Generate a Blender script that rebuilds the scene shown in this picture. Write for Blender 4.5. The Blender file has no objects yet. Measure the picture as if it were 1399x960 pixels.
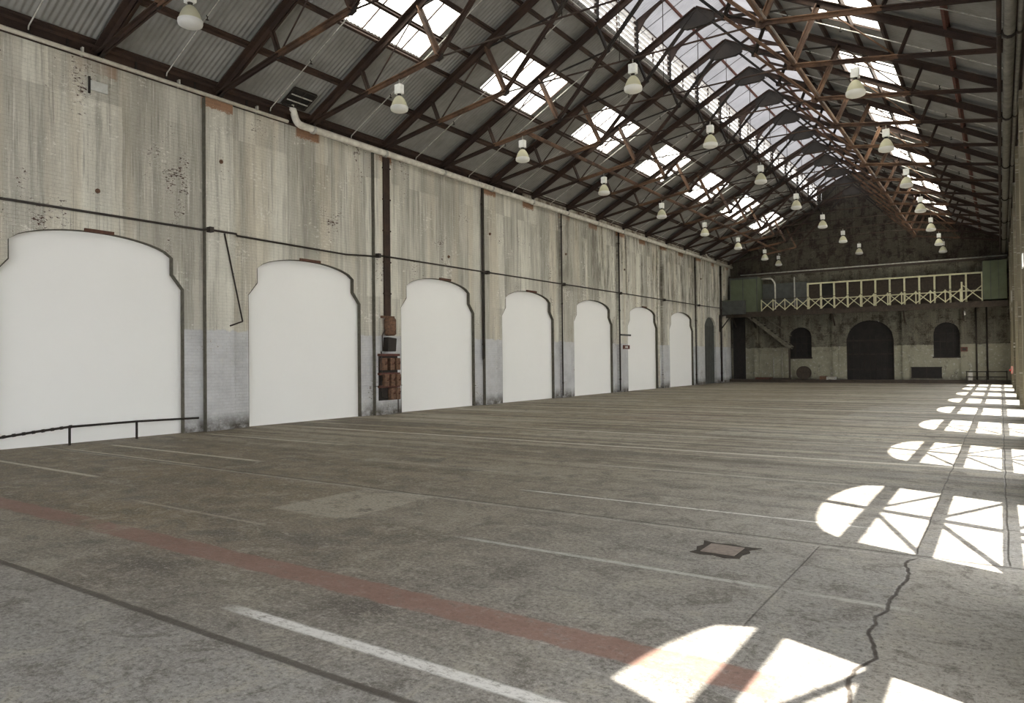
import bpy, math, random
from mathutils import Vector, Matrix
random.seed(7)
sc = bpy.context.scene
COL = sc.collection

# ---------------------------------------------------------------- camera, light, exposure
TH, PITCH, ROLL, F = .5980275, .01404351, -.01086572, 980.3
cs, sn = math.cos(TH), math.sin(TH)
fw = Vector((-sn * math.cos(PITCH), cs * math.cos(PITCH), math.sin(PITCH)))
rt = Vector((cs, sn, 0)); up = rt.cross(fw)
r2 = rt * math.cos(ROLL) + up * math.sin(ROLL); u2 = -rt * math.sin(ROLL) + up * math.cos(ROLL)
cd = bpy.data.cameras.new('camera'); cam = bpy.data.objects.new('camera', cd); COL.objects.link(cam)
cam.matrix_world = Matrix(((r2.x, u2.x, -fw.x, 0), (r2.y, u2.y, -fw.y, 0), (r2.z, u2.z, -fw.z, 1.8), (0, 0, 0, 1)))
cd.sensor_width = 36; cd.lens = F / 1399 * 36; cd.clip_start = .05; cd.clip_end = 400
sc.camera = cam

w = bpy.data.worlds.new('sky'); sc.world = w; w.use_nodes = True
bg = w.node_tree.nodes['Background']; bg.inputs[0].default_value = (.95, .97, 1, 1); bg.inputs[1].default_value = 1.25
SUN_STRENGTH = 7.0
sd = bpy.data.lights.new('sun', 'SUN'); sd.energy = SUN_STRENGTH; sd.angle = .012; sd.color = (1, .95, .86)
so = bpy.data.objects.new('sun', sd); COL.objects.link(so)
so.rotation_euler = Vector((-.547, .225, -1)).to_track_quat('-Z', 'Y').to_euler(); so.location = (20, -8, 40)
sc.view_settings.view_transform = 'Standard'; sc.view_settings.look = 'None'
sc.view_settings.gamma = 1; sc.view_settings.use_curve_mapping = False
sc.view_settings.exposure = 2.55
sc.cycles.max_bounces = 10; sc.cycles.diffuse_bounces = 8; sc.cycles.transparent_max_bounces = 16
sc.cycles.sample_clamp_indirect = 6; sc.cycles.caustics_reflective = False; sc.cycles.caustics_refractive = False
sc.cycles.use_denoising = True

# ---------------------------------------------------------------- dimensions (metres)
XL, XR, XC = -17.9, .55, -8.65       # wall faces and ridge line
Y0, Y1 = -7.26, 57.6                  # near opening and far gable wall
BAY, YC = 6.36, 8.64                 # arch spacing and centre of the first arch
SL = .54                             # roof slope
ZR = 14.15                           # top chord height at the ridge
HW = 9.15
def zr(x, off=0): return ZR + off - SL * abs(x - XC)

# ---------------------------------------------------------------- mesh helpers
class MB:
    def __init__(s): s.v = []; s.f = []; s.sm = []
    def quad(s, a, b, c, d):
        i = len(s.v); s.v += [tuple(a), tuple(b), tuple(c), tuple(d)]; s.f.append((i, i + 1, i + 2, i + 3)); s.sm.append(False)
    def box(s, x0, x1, y0, y1, z0, z1):
        i = len(s.v)
        s.v += [(x0, y0, z0), (x1, y0, z0), (x1, y1, z0), (x0, y1, z0), (x0, y0, z1), (x1, y0, z1), (x1, y1, z1), (x0, y1, z1)]
        for q in ((0, 3, 2, 1), (4, 5, 6, 7), (0, 1, 5, 4), (1, 2, 6, 5), (2, 3, 7, 6), (3, 0, 4, 7)):
            s.f.append(tuple(i + k for k in q)); s.sm.append(False)
        return s
    def bar(s, p, q, a, b, hint=(0, 0, 1)):
        """rectangular bar p->q; a = width across, b = depth along hint"""
        p, q = Vector(p), Vector(q); d = (q - p).normalized(); h = Vector(hint)
        if abs(d.dot(h)) > .97: h = Vector((1, 0, 0)) if abs(d.x) < .9 else Vector((0, 1, 0))
        sd_ = d.cross(h).normalized(); u_ = sd_.cross(d).normalized(); i = len(s.v)
        for e in (p, q):
            for sx, sy in ((-1, -1), (1, -1), (1, 1), (-1, 1)): s.v.append(tuple(e + sd_ * a / 2 * sx + u_ * b / 2 * sy))
        for k in range(4): s.f.append((i + k, i + (k + 1) % 4, i + 4 + (k + 1) % 4, i + 4 + k)); s.sm.append(False)
        s.f += [(i + 3, i + 2, i + 1, i), (i + 4, i + 5, i + 6, i + 7)]; s.sm += [False, False]
        return s
    def angle(s, p, q, a=.1, t=.025, gap=.03):
        """double angle section: two L shaped steel angles back to back"""
        p, q = Vector(p), Vector(q); d = (q - p).normalized(); h = Vector((0, 1, 0))
        n = d.cross(h).normalized()
        if n.z < 0: n = -n
        for sg in (-1, 1):
            o = h * sg * gap
            s.bar(p + o, q + o, a, t, h)                            # upright leg
            o2 = o + n * (a / 2 - t / 2) + h * sg * a * .45
            s.bar(p + o2, q + o2, a * .9, t, n)
        return s
    def tube(s, pts, r, n=8, cap=True):
        pts = [Vector(p) for p in pts]; i0 = len(s.v); m = len(pts); prev = None
        for k, p in enumerate(pts):
            d = (pts[min(k + 1, m - 1)] - pts[max(k - 1, 0)]).normalized()
            if prev is None:
                a = d.cross(Vector((0, 0, 1)))
                if a.length < .1: a = d.cross(Vector((1, 0, 0)))
            else: a = prev - d * prev.dot(d)
            a.normalize(); prev = a; b = d.cross(a)
            rr = r[k] if isinstance(r, (list, tuple)) else r
            for j in range(n):
                t = 2 * math.pi * j / n; s.v.append(tuple(p + a * rr * math.cos(t) + b * rr * math.sin(t)))
        for k in range(m - 1):
            for j in range(n):
                a_, b_ = i0 + k * n + j, i0 + k * n + (j + 1) % n
                s.f.append((a_, b_, b_ + n, a_ + n)); s.sm.append(True)
        if cap:
            s.f.append(tuple(i0 + j for j in reversed(range(n)))); s.sm.append(False)
            s.f.append(tuple(i0 + (m - 1) * n + j for j in range(n))); s.sm.append(False)
        return s
    def lathe(s, prof, c, n=20):
        i0 = len(s.v)
        for r, z in prof:
            for j in range(n):
                t = 2 * math.pi * j / n; s.v.append((c[0] + r * math.cos(t), c[1] + r * math.sin(t), c[2] + z))
        for k in range(len(prof) - 1):
            for j in range(n):
                a_, b_ = i0 + k * n + j, i0 + k * n + (j + 1) % n
                s.f.append((a_, b_, b_ + n, a_ + n)); s.sm.append(True)
        return s
    def prism(s, poly, axis, a, b):
        """polygon (two remaining coordinates) extruded along axis from a to b"""
        def P(u, v, t): return {'x': (t, u, v), 'y': (u, t, v), 'z': (u, v, t)}[axis]
        i, n = len(s.v), len(poly)
        s.v += [P(u, v, a) for u, v in poly] + [P(u, v, b) for u, v in poly]
        s.f += [tuple(i + k for k in range(n)), tuple(i + n + k for k in reversed(range(n)))]; s.sm += [False, False]
        for k in range(n): s.f.append((i + k, i + n + k, i + n + (k + 1) % n, i + (k + 1) % n)); s.sm.append(False)
        return s
    def build(s, name, mat, parent=None, loc=None, bevel=0, normals=True):
        me = bpy.data.meshes.new(name); me.from_pydata(s.v, [], s.f); me.materials.append(mat)
        me.polygons.foreach_set('use_smooth', s.sm)
        if normals:
            import bmesh
            bm = bmesh.new(); bm.from_mesh(me); bmesh.ops.recalc_face_normals(bm, faces=bm.faces); bm.to_mesh(me); bm.free()
        o = bpy.data.objects.new(name, me); COL.objects.link(o)
        if parent: o.parent = parent
        if loc: o.location = loc
        if bevel:
            m = o.modifiers.new('bevel', 'BEVEL'); m.width = bevel; m.segments = 2
        return o
def tag(o, label=None, cat=None, group=None, kind=None):
    if label: o['label'] = label
    if cat: o['category'] = cat
    if group: o['group'] = group
    if kind: o['kind'] = kind
    return o
def struct(o): o['kind'] = 'structure'; return o
def thing(name, label, cat, loc=(0, 0, 0), group=None):
    o = bpy.data.objects.new(name, None); COL.objects.link(o); o.location = loc; o.empty_display_size = .2
    return tag(o, label, cat, group)
def dup(root, loc, label=None, rz=None):
    r = root.copy(); COL.objects.link(r); r.location = loc
    if label: r['label'] = label
    if rz is not None: r.rotation_euler[2] = rz
    for ch in list(root.children):
        c = ch.copy(); COL.objects.link(c); c.parent = r
        for g in ch.children:
            d = g.copy(); COL.objects.link(d); d.parent = c
    return r
ORD = 'first second third fourth fifth sixth seventh eighth ninth tenth eleventh twelfth thirteenth fourteenth fifteenth sixteenth seventeenth eighteenth nineteenth twentieth'.split()

# ---------------------------------------------------------------- shader helpers
class Sh:
    def __init__(s, name):
        s.m = bpy.data.materials.new(name); s.m.use_nodes = True; s.t = s.m.node_tree; s.n = s.t.nodes; s.l = s.t.links
        s.b = s.n['Principled BSDF']; s.out = s.n['Material Output']
        g = s.n.new('ShaderNodeNewGeometry'); sp = s.n.new('ShaderNodeSeparateXYZ'); s.l.new(g.outputs['Position'], sp.inputs[0])
        s.P = g.outputs['Position']; s.X, s.Y, s.Z = sp.outputs
    def put(s, sock, v):
        if isinstance(v, bpy.types.NodeSocket): s.l.new(v, sock)
        elif isinstance(v, (tuple, list)): sock.default_value = tuple(v) + ((1,) if len(v) == 3 and sock.type == 'RGBA' else ())
        else: sock.default_value = v
    def m_(s, op, a, b=0., c=0., clamp=False):
        n = s.n.new('ShaderNodeMath'); n.operation = op; n.use_clamp = clamp
        for i, v in enumerate((a, b, c)): s.put(n.inputs[i], v)
        return n.outputs[0]
    def vec(s, x, y, z=0.):
        n = s.n.new('ShaderNodeCombineXYZ')
        for i, v in enumerate((x, y, z)): s.put(n.inputs[i], v)
        return n.outputs[0]
    def mul(s, a, k): return s.m_('MULTIPLY', a, k)
    def noise(s, v, scale=1., detail=4., rough=.6, dist=0.):
        n = s.n.new('ShaderNodeTexNoise'); s.put(n.inputs['Vector'], v)
        n.inputs['Scale'].default_value = scale; n.inputs['Detail'].default_value = detail
        n.inputs['Roughness'].default_value = rough; n.inputs['Distortion'].default_value = dist
        return n.outputs[0]
    def ramp(s, v, a, b, lo=0., hi=1., smooth=False):
        n = s.n.new('ShaderNodeMapRange'); n.clamp = True
        if smooth: n.interpolation_type = 'SMOOTHSTEP'
        for i, x in enumerate((v, a, b, lo, hi)): s.put(n.inputs[i], x)
        return n.outputs[0]
    def mix(s, f, a, b, mode='MIX'):
        n = s.n.new('ShaderNodeMix'); n.data_type = 'RGBA'; n.blend_type = mode
        s.put(n.inputs[0], f); s.put(n.inputs[6], a); s.put(n.inputs[7], b); return n.outputs[2]
    def band(s, c, centre, half, soft=.012):
        d = s.m_('ABSOLUTE', s.m_('SUBTRACT', c, centre)); return s.ramp(d, half - soft, half + soft, 1, 0)
    def inside(s, c, a, b, soft=.05):
        return s.m_('MULTIPLY', s.ramp(c, a - soft, a + soft), s.ramp(c, b - soft, b + soft, 1, 0))
    def done(s, col, rough=.85, bump=None, dist=.02, strength=1., metal=0., spec=.3):
        s.put(s.b.inputs['Base Color'], col); s.put(s.b.inputs['Roughness'], rough); s.put(s.b.inputs['Metallic'], metal)
        s.b.inputs['Specular IOR Level'].default_value = spec
        if bump is not None:
            n = s.n.new('ShaderNodeBump'); n.inputs['Strength'].default_value = strength; n.inputs['Distance'].default_value = dist
            s.l.new(bump, n.inputs['Height']); s.l.new(n.outputs[0], s.b.inputs['Normal'])
        return s.m
def plain(name, col, col2=None, scale=6., rough=.7, metal=0., bump=.0, spec=.3):
    s = Sh(name); n = s.noise(s.P, scale, 5, .65)
    c = s.mix(s.ramp(n, .35, .65), col, col2 or tuple(x * .75 for x in col))
    return s.done(c, rough, n if bump else None, bump or .01, .6, metal, spec)

def brick_wall(name, along, base, stain, dado_h, dado, brick, peel_amt, white=(.80, .78, .71), orange=True, peel_lo=0., cscale=9., zs=1.):
    s = Sh(name); U = s.Y if along == 'y' else s.X; V = s.Z
    uv = s.vec(U, V, 0.)
    br = s.n.new('ShaderNodeTexBrick'); s.put(br.inputs['Vector'], uv); br.inputs['Scale'].default_value = 1
    for k, v in (('Mortar Size', .006), ('Mortar Smooth', .4), ('Brick Width', .24), ('Row Height', .086)): br.inputs[k].default_value = v
    br.inputs['Color1'].default_value = (.3, .3, .3, 1); br.inputs['Color2'].default_value = (.8, .8, .8, 1); br.inputs['Mortar'].default_value = (0, 0, 0, 1)
    cell, mort = br.outputs['Color'], br.outputs['Fac']
    cs_ = s.n.new('ShaderNodeSeparateColor'); s.l.new(cell, cs_.inputs[0]); cellv = cs_.outputs[0]
    big = s.noise(s.vec(s.mul(U, .55), s.mul(V, .045)), 1., 3, .5)
    streak = s.noise(s.vec(s.mul(U, 3.2), s.mul(V, .12), 3.), 1., 5, .7)
    fine = s.noise(s.vec(s.mul(U, 16.), s.mul(V, .35), 9.), 1., 3, .7)
    blotch = s.noise(uv, 1.4, 6, .7)
    grit = s.noise(uv, 30., 3, .7)
    c = s.mix(s.ramp(big, .42, .60), base, stain)
    pan = s.noise(s.vec(s.m_('SNAP', s.m_('ADD', s.mul(U, 1.), s.mul(s.noise(s.vec(0., V, 8.), .5, 2, .5), .25)), .55), s.m_('SNAP', V, 4.1), 3.), 2.3, 1, .5)
    c = s.mix(s.mul(s.ramp(pan, .46, .56), .45), c, stain); c = s.mix(s.mul(s.ramp(pan, .44, .36), .5), c, tuple(min(1, x * 1.22) for x in base))
    c = s.mix(s.mul(s.ramp(streak, .50, .62), .62), c, tuple(x * .62 for x in stain)); c = s.mix(s.mul(s.ramp(streak, .44, .34), .5), c, tuple(min(1, x * 1.25) for x in base))
    c = s.mix(s.mul(s.ramp(s.noise(s.vec(s.mul(U, 1.3), s.mul(V, .07), 21.), 1., 2, .5), .52, .62), .5), c, tuple(x * y for x, y in zip(base, (1.02, .95, .86))))
    c = s.mix(s.mul(s.ramp(fine, .60, .66), .6), c, white)
    c = s.mix(s.mul(s.ramp(fine, .42, .34), .55), c, tuple(x * .45 for x in stain))
    c = s.mix(s.mul(s.ramp(blotch, .35, .7), .25), c, tuple(x * .62 for x in base))
    if along == 'y' and orange:
        dr = s.noise(s.vec(s.mul(U, 2.1), s.mul(V, .22), 61.), 1., 6, .8)
        c = s.mix(s.m_('MULTIPLY', s.ramp(dr, .50, .57), s.m_('MULTIPLY', s.ramp(U, 27., 36., .12, .75), s.ramp(V, 4.6, 6.2))), c, (.10, .092, .07))
        d2 = s.noise(s.vec(s.mul(U, 4.), s.mul(V, 1.1), 71.), 1., 7, .85)
        c = s.mix(s.m_('MULTIPLY', s.ramp(d2, .57, .60), s.ramp(U, 27., 40., .10, .7)), c, (.13, .09, .065))
    wz = s.noise(s.vec(s.mul(U, .8), s.mul(V, .7), 51.), 1., 3, .6)
    wc = s.noise(s.vec(U, s.mul(V, 1.6), 41.), 7., 4, .75)
    c = s.mix(s.mul(s.ramp(s.m_('ADD', wc, s.ramp(wz, .4, .7, -.12, .10)), .60, .64), .6), c, white)
    # painted dado
    edge = s.m_('ADD', V, s.ramp(s.noise(s.vec(U, 0., 5.), 3., 3, .6), .3, .7, -.06, .06))
    dmask = s.ramp(edge, dado_h - .02, dado_h + .02, 1, 0)
    dd = s.mix(s.mul(s.ramp(blotch, .4, .62), .55), dado, tuple(x * .68 for x in dado))
    dd = s.mix(s.mul(s.ramp(s.noise(uv, 5., 5, .75), .56, .64), .6), dd, (.55, .55, .52))
    dd = s.mix(s.mul(s.ramp(V, .5, .1), s.ramp(blotch, .3, .55)), dd, (.10, .09, .075))
    c = s.mix(dmask, c, dd)
    # mortar joints and grit
    c = s.mix(s.mul(mort, .13), c, tuple(x * .45 for x in stain))
    c = s.mix(s.mul(s.ramp(grit, .55, .8), .3), c, tuple(x * .4 for x in stain))
    # flaked paint: whole bricks and ragged chips where the paint has come off
    zone = s.noise(s.vec(s.mul(U, .9), s.mul(V, .5), 30.), zs, 4, .7)
    chip = s.noise(s.vec(U, s.mul(V, 2.2), 11.), cscale, 5, .78)
    amt = s.ramp(zone, .46, .72, 0, peel_amt)
    thr = s.m_('SUBTRACT', s.m_('ADD', .78 - peel_lo, s.mul(dmask, .12 if peel_lo else 0.)), amt)
    pk = s.ramp(s.m_('SUBTRACT', s.m_('ADD', chip, s.mul(cellv, .10)), thr), 0., .03)
    bc = s.mix(cellv, brick, tuple(x * .45 for x in brick))
    c = s.mix(pk, c, bc)
    rim = s.m_('MULTIPLY', s.ramp(s.m_('SUBTRACT', s.m_('ADD', chip, s.mul(cellv, .10)), thr), -.05, -.01), s.m_('SUBTRACT', 1., pk))
    c = s.mix(s.mul(rim, .5), c, white)
    if orange:   # bare padstones and washed out bricks under the truss seats
        ph = s.m_('ABSOLUTE', s.m_('SUBTRACT', s.m_('PINGPONG', s.m_('SUBTRACT', U, YC), 3.18 / 2), 0.))
        near = s.ramp(ph, .42, .50, 1, 0)
        top = s.ramp(s.m_('ADD', V, s.ramp(chip, .3, .7, -.10, .10)), 8.80, 8.86)
        keep = s.ramp(s.noise(s.vec(s.mul(U, .3), 0., 2.), 1., 1, .5), .40, .48)
        c = s.mix(s.m_('MULTIPLY', s.m_('MULTIPLY', near, top), keep), c, s.mix(cellv, (.34, .20, .12), (.20, .12, .08)))
    h = s.m_('ADD', s.mul(mort, -.5), s.m_('ADD', s.mul(pk, -.8), s.m_('ADD', s.mul(grit, .35), s.mul(blotch, .3))))
    return s.done(c, .9, h, .012, .9, 0, .2)

def floor_material():
    s = Sh('concrete_floor'); X, Y = s.X, s.Y; p = s.vec(X, Y, 0.)
    wob = s.ramp(s.noise(p, .8, 2, .5), .3, .7, -.03, .03)
    Yw = s.m_('ADD', Y, wob); Xw = s.m_('ADD', X, wob)
    big = s.noise(s.vec(s.mul(X, .16), s.mul(Y, .5), 1.), 1., 5, .65)
    mid = s.noise(s.vec(s.mul(X, .7), s.mul(Y, 1.3), 4.), 1., 6, .7, .4)
    sm = s.noise(p, 7., 6, .75); fine = s.noise(p, 26., 6, .85); spk = s.noise(p, 70., 3, .9)
    brown, grey = (.178, .134, .072), (.19, .183, .168)
    # grey towards the windows (bare concrete and painted-in light spill), brown earth ground into it further away
    g = s.m_('ADD', s.ramp(X, -9., -1.5), s.ramp(Y, 4.2, 1.8, 0, .8))
    c = s.mix(s.m_('MULTIPLY', g, s.ramp(mid, .2, .7, .6, 1.), clamp=True), brown, grey)
    c = s.mix(s.mul(s.ramp(big, .45, .65), .5), c, (.155, .130, .096))
    c = s.mix(s.mul(s.ramp(mid, .50, .62), .65), c, (.115, .094, .066))
    c = s.mix(s.mul(s.ramp(sm, .55, .75), .35), c, (.38, .355, .30))
    c = s.mix(s.mul(s.ramp(sm, .45, .25), .5), c, (.10, .09, .075))
    c = s.mix(s.m_('MULTIPLY', s.ramp(X, -5., 0.), s.ramp(mid, .3, .65, .35, .8)), c, (.31, .302, .285))  # sun and sky spill from the right gates painted in as paler grey
    # slabs that were poured at other times
    for (a, b, y0, y1, col, k) in ((-7.6, -6.3, 5.75, 7.4, (.40, .36, .285), .8), (-6.3, -4.8, 5.9, 7.4, (.30, .27, .22), .35), (-20, 2, -5, 2.8, (.275, .265, .25), .6), (-20, -7.2, 2.9, 3.9, (.25, .23, .19), .4),
                               (-9.5, -5.5, 14.3, 16.5, (.34, .31, .25), .5), (-14, -9.8, 11.2, 13.4, (.29, .25, .18), .5), (-.66, 2, 4.2, 7.3, (.33, .30, .25), .5),
                               (-10.2, -7.2, 20, 24, (.20, .14, .11), .6), (-6, -2, 17, 19, (.36, .35, .33), .5), (-16, -11, 16.5, 19, (.28, .23, .16), .5), (-4, .5, 22, 30, (.36, .35, .34), .45)):
        c = s.mix(s.m_('MULTIPLY', s.m_('MULTIPLY', s.inside(Xw, a, b, .03), s.inside(Yw, y0, y1, .03)), s.ramp(mid, .2, .7, k * .5, k)), c, col)
    # cross strips of patched concrete, narrower with each bay of tracks
    strip = s.noise(s.vec(s.mul(X, .09), s.mul(Y, 2.1), 7.), 1., 3, .6)
    far = s.ramp(Y, 7, 15)
    c = s.mix(s.m_('MULTIPLY', s.ramp(strip, .50, .55), s.mul(far, .7)), c, (.40, .36, .28))
    c = s.mix(s.m_('MULTIPLY', s.ramp(strip, .46, .41), s.mul(far, .75)), c, (.085, .066, .046))
    # oil stains
    for (a, b, ra, rb) in ((-9.0, 10.05, .75, .28), (-7.4, 9.6, .45, .22), (-5.9, 4.9, .6, .25), (-6.6, 3.5, .8, .3), (-3.9, 3.75, .5, .25), (-6.9, 4.6, .35, .2), (-11, 8.9, .5, .2)):
        dx = s.m_('DIVIDE', s.m_('SUBTRACT', X, a), ra); dy = s.m_('DIVIDE', s.m_('SUBTRACT', Y, b), rb)
        d = s.m_('ADD', s.m_('SQRT', s.m_('ADD', s.m_('MULTIPLY', dx, dx), s.m_('MULTIPLY', dy, dy))), s.ramp(sm, .2, .8, -.6, .6))
        c = s.mix(s.ramp(d, .4, 1.1, .62, 0), c, (.06, .048, .038))
    b2 = s.noise(p, 2.4, 9, .78, .8); b3 = s.noise(s.vec(s.mul(X, 1.), s.mul(Y, 2.6), 12.), 3.4, 8, .8)
    c = s.mix(s.mul(s.ramp(b2, .54, .60), .5), c, (.33, .305, .245)); c = s.mix(s.mul(s.ramp(b2, .48, .41), .65), c, (.085, .073, .056))
    c = s.mix(s.mul(s.ramp(b3, .58, .64), .5), c, (.40, .38, .33)); c = s.mix(s.mul(s.ramp(b3, .42, .37), .5), c, (.07, .06, .048))
    # aggregate
    c = s.mix(s.mul(s.ramp(fine, .52, .64), .6), c, (.43, .41, .37))
    c = s.mix(s.mul(s.ramp(fine, .48, .38), .7), c, (.06, .055, .046))
    c = s.mix(s.mul(s.ramp(spk, .58, .66), .5), c, (.50, .48, .44))
    c = s.mix(s.mul(s.ramp(spk, .42, .34), .6), c, (.06, .055, .05))
    # the red-brown painted stripe
    e = s.ramp(s.noise(p, 3., 4, .7), .3, .7, -.03, .03)
    red = s.m_('MULTIPLY', s.m_('MULTIPLY', s.band(s.m_('ADD', Y, e), 4.08, .16, .015), s.inside(X, -11.7, -1.0, .05)), s.ramp(sm, .30, .48, .25, 1.))
    scuff = s.m_('MULTIPLY', s.inside(X, -9.0, -8.1, .3), s.ramp(s.noise(p, 4., 3, .6), .4, .55))
    red = s.m_('MULTIPLY', red, s.m_('SUBTRACT', 1., s.mul(scuff, .8)))
    c = s.mix(s.mul(red, .85), c, s.mix(s.ramp(sm, .35, .65), (.235, .135, .105), (.19, .105, .08)))
    # worn white lines
    wear = s.noise(s.vec(s.mul(X, 7.), s.mul(Y, 16.), 2.), 1., 7, .9)
    for (yc, hw_, x0, x1, k, col) in ((3.24, .055, -4.65, .3, .95, (.62, .61, .58)), (5.82, .035, -4.6, -1.55, .62, (.52, .51, .47)), (5.82, .035, -1.25, -.6, .6, (.52, .5, .46)),
            (8.41, .028, -5.5, -1.2, .9, (.62, .6, .56)), (8.40, .055, -16.8, -11.5, .85, (.56, .51, .41)), (5.86, .05, -16.5, -12.2, .85, (.54, .49, .39)), (7.50, .035, -16.8, -12.0, .8, (.5, .45, .35)),
            (11.05, .06, -17.2, -12.0, .8, (.54, .49, .39)), (11.1, .035, -5.8, -1.8, .5, (.5, .48, .43)), (13.70, .055, -16.2, .4, .95, (.58, .55, .48)), (16.3, .06, -10, .4, .55, (.5, .48, .43)),
            (18.9, .07, -16.5, -4, .6, (.50, .46, .37)), (21.6, .08, -17, .3, .55, (.52, .48, .42)), (24.2, .09, -17, .3, .5, (.5, .47, .4)), (26.9, .10, -14, .3, .5, (.5, .47, .42)), (32.2, .12, -16, .3, .5, (.5, .47, .42)),
            (37.5, .15, -16, .3, .5, (.5, .48, .44)), (43, .2, -16, .3, .5, (.5, .48, .44)), (49, .25, -16, .3, .5, (.5, .48, .44)), (9.6, .03, -9.5, -6.5, .4, (.45, .41, .33)), (5.1, .03, -9.6, -6.9, .45, (.46, .41, .33))):
        mk = s.m_('MULTIPLY', s.m_('MULTIPLY', s.band(Yw if yc > 9 else Y, yc, hw_, .006 + hw_ * .12), s.inside(X, x0, x1, .2)), s.ramp(wear, .40, .50, .15, k))
        c = s.mix(mk, c, col)
    # joints, rails let into the floor and cracks
    dark = (.045, .036, .028); jm = None
    for (yc, hw_, k) in ((2.84, .030, 1.), (7.44, .017, 1.), (7.38, .006, .6), (9.02, .009, .75), (9.10, .005, .4), (11.9, .012, .6), (14.45, .02, .8), (15.9, .02, .7), (17.5, .02, .6), (20.3, .03, .8), (22.9, .03, .7), (25.5, .035, .7), (28.3, .04, .7), (31, .04, .6), (34.2, .05, .7), (39.4, .06, .7), (45.6, .08, .6), (51.4, .1, .6), (55, .12, .6)):
        mk = s.mul(s.m_('MULTIPLY', s.band(Yw if yc != 2.84 else s.m_('ADD', Y, s.ramp(mid, .3, .7, -.008, .008)), yc, hw_, .005 + hw_ * .15), s.ramp(mid, .25, .6, 1., .7)), k)
        c = s.mix(mk, c, dark); jm = mk if jm is None else s.m_('MAXIMUM', jm, mk)
    c = s.mix(s.mul(s.m_('MULTIPLY', s.band(Y, 7.36, .03, .01), s.ramp(sm, .3, .6)), .5), c, (.45, .43, .38))
    jit = s.ramp(s.noise(s.vec(0., Y, 3.), 1.5, 3, .5), .25, .75, -.10, .10)
    for (xc, y0, y1, hw_, k, wv) in ((0.02, 7.5, 40, .008, .85, .15), (-.68, 7.5, 30, .007, .8, .15), (-.69, 3.9, 7.35, .013, 1., 1.), (-1.47, 4.9, 7.35, .006, .75, .05), (-4.8, 5.8, 7.4, .005, .4, .05), (-7.6, 5.4, 7.4, .004, .4, .05)):
        xj = s.m_('ADD', X, s.mul(jit, wv))
        mk = s.mul(s.m_('MULTIPLY', s.m_('MULTIPLY', s.band(xj, xc, hw_, .006), s.inside(Y, y0, y1, .05)), s.ramp(sm, .3, .5, .5, 1.)), k)
        c = s.mix(mk, c, dark); jm = s.m_('MAXIMUM', jm, mk)
    c = s.mix(s.mul(s.ramp(fine, .46, .38), .4), c, (.07, .06, .05)); c = s.mix(s.mul(s.ramp(spk, .60, .68), .25), c, (.45, .43, .39))
    h = s.m_('ADD', s.m_('ADD', s.mul(fine, .5), s.mul(sm, .6)), s.mul(jm, -1.6))
    return s.done(c, s.ramp(mid, .3, .7, .55, .8), h, .008, .7, 0, .35)

def steel(name, a, b, c3, bias=0.):
    s = Sh(name); n1 = s.noise(s.P, 1.2, 4, .6); n2 = s.noise(s.P, 14., 5, .7)
    c = s.mix(s.ramp(n1, .45 + bias, .62 + bias), a, b); c = s.mix(s.mul(s.ramp(n2, .52, .68), .5), c, c3)
    return s.done(c, .75, n2, .004, .5, 0, .3)
def translucent(name, col, k, trans=0., stripes=None, rough=.6):
    """thin weathered sheet: diffuse both ways plus a clear share"""
    s = Sh(name); n = s.noise(s.P, .9, 5, .6)
    cc = s.mix(s.ramp(n, .4, .68), col, tuple(x * .82 for x in col))
    if stripes: 
        st = s.ramp(s.m_('SINE', s.mul(s.Y, stripes)), -.2, .9, .86, 1.); cc = s.mix(1., cc, s.vec(st, st, st), 'MULTIPLY')
    d = s.n.new('ShaderNodeBsdfDiffuse'); t = s.n.new('ShaderNodeBsdfTranslucent'); m1 = s.n.new('ShaderNodeMixShader')
    s.put(d.inputs[0], cc); s.put(t.inputs[0], cc); m1.inputs[0].default_value = k
    s.l.new(d.outputs[0], m1.inputs[1]); s.l.new(t.outputs[0], m1.inputs[2]); o = m1.outputs[0]
    if trans:
        tr = s.n.new('ShaderNodeBsdfTransparent'); m2 = s.n.new('ShaderNodeMixShader'); m2.inputs[0].default_value = trans
        s.l.new(o, m2.inputs[1]); s.l.new(tr.outputs[0], m2.inputs[2]); o = m2.outputs[0]
    s.l.new(o, s.out.inputs[0]); return s.m

M = {}
M['wall_l'] = brick_wall('weathered_painted_brick', 'y', (.66, .645, .565), (.40, .382, .325), 2.75, (.56, .565, .57), (.115, .062, .045), .26)
M['wall_f'] = brick_wall('dark_gable_brick', 'x', (.195, .185, .145), (.105, .095, .072), 2.65, (.30, .285, .215), (.085, .072, .055), .20, white=(.36, .345, .27), orange=False, peel_lo=.195, cscale=20., zs=2.)  # dark brown brick with remnants of whitish paint
M['gable'] = brick_wall('bare_gable_brick', 'x', (.09, .08, .062), (.06, .052, .04), -9, (.3, .3, .3), (.050, .038, .030), .22, white=(.20, .185, .14), orange=False, peel_lo=.215, cscale=20., zs=2.)
M['wall_r'] = brick_wall('cream_painted_brick', 'y', (.33, .30, .22), (.18, .16, .115), -9, (.3, .3, .3), (.12, .065, .045), .26, orange=False)
M['floor'] = floor_material()
M['steel'] = steel('brown_painted_steel', (.034, .021, .016), (.055, .032, .022), (.014, .010, .009))
M['rust'] = steel('rusty_steel', (.065, .038, .026), (.165, .094, .056), (.035, .022, .016), -.04)
M['dark'] = steel('blackened_steel', (.022, .018, .015), (.035, .028, .022), (.012, .01, .009))
M['roof'] = plain('zinc_roof_sheet', (.265, .26, .245), (.195, .19, .178), 1.1, .55, .0)
M['sky'] = translucent('white_fibreglass', (.80, .80, .74), .80, 0., None)
M['lantern'] = translucent('hazy_lantern_sheet', (.25, .25, .268), .12)
M['slat'] = plain('dusty_louvre_blade', (.55, .53, .50), (.30, .27, .24), 3., .6)
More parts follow.
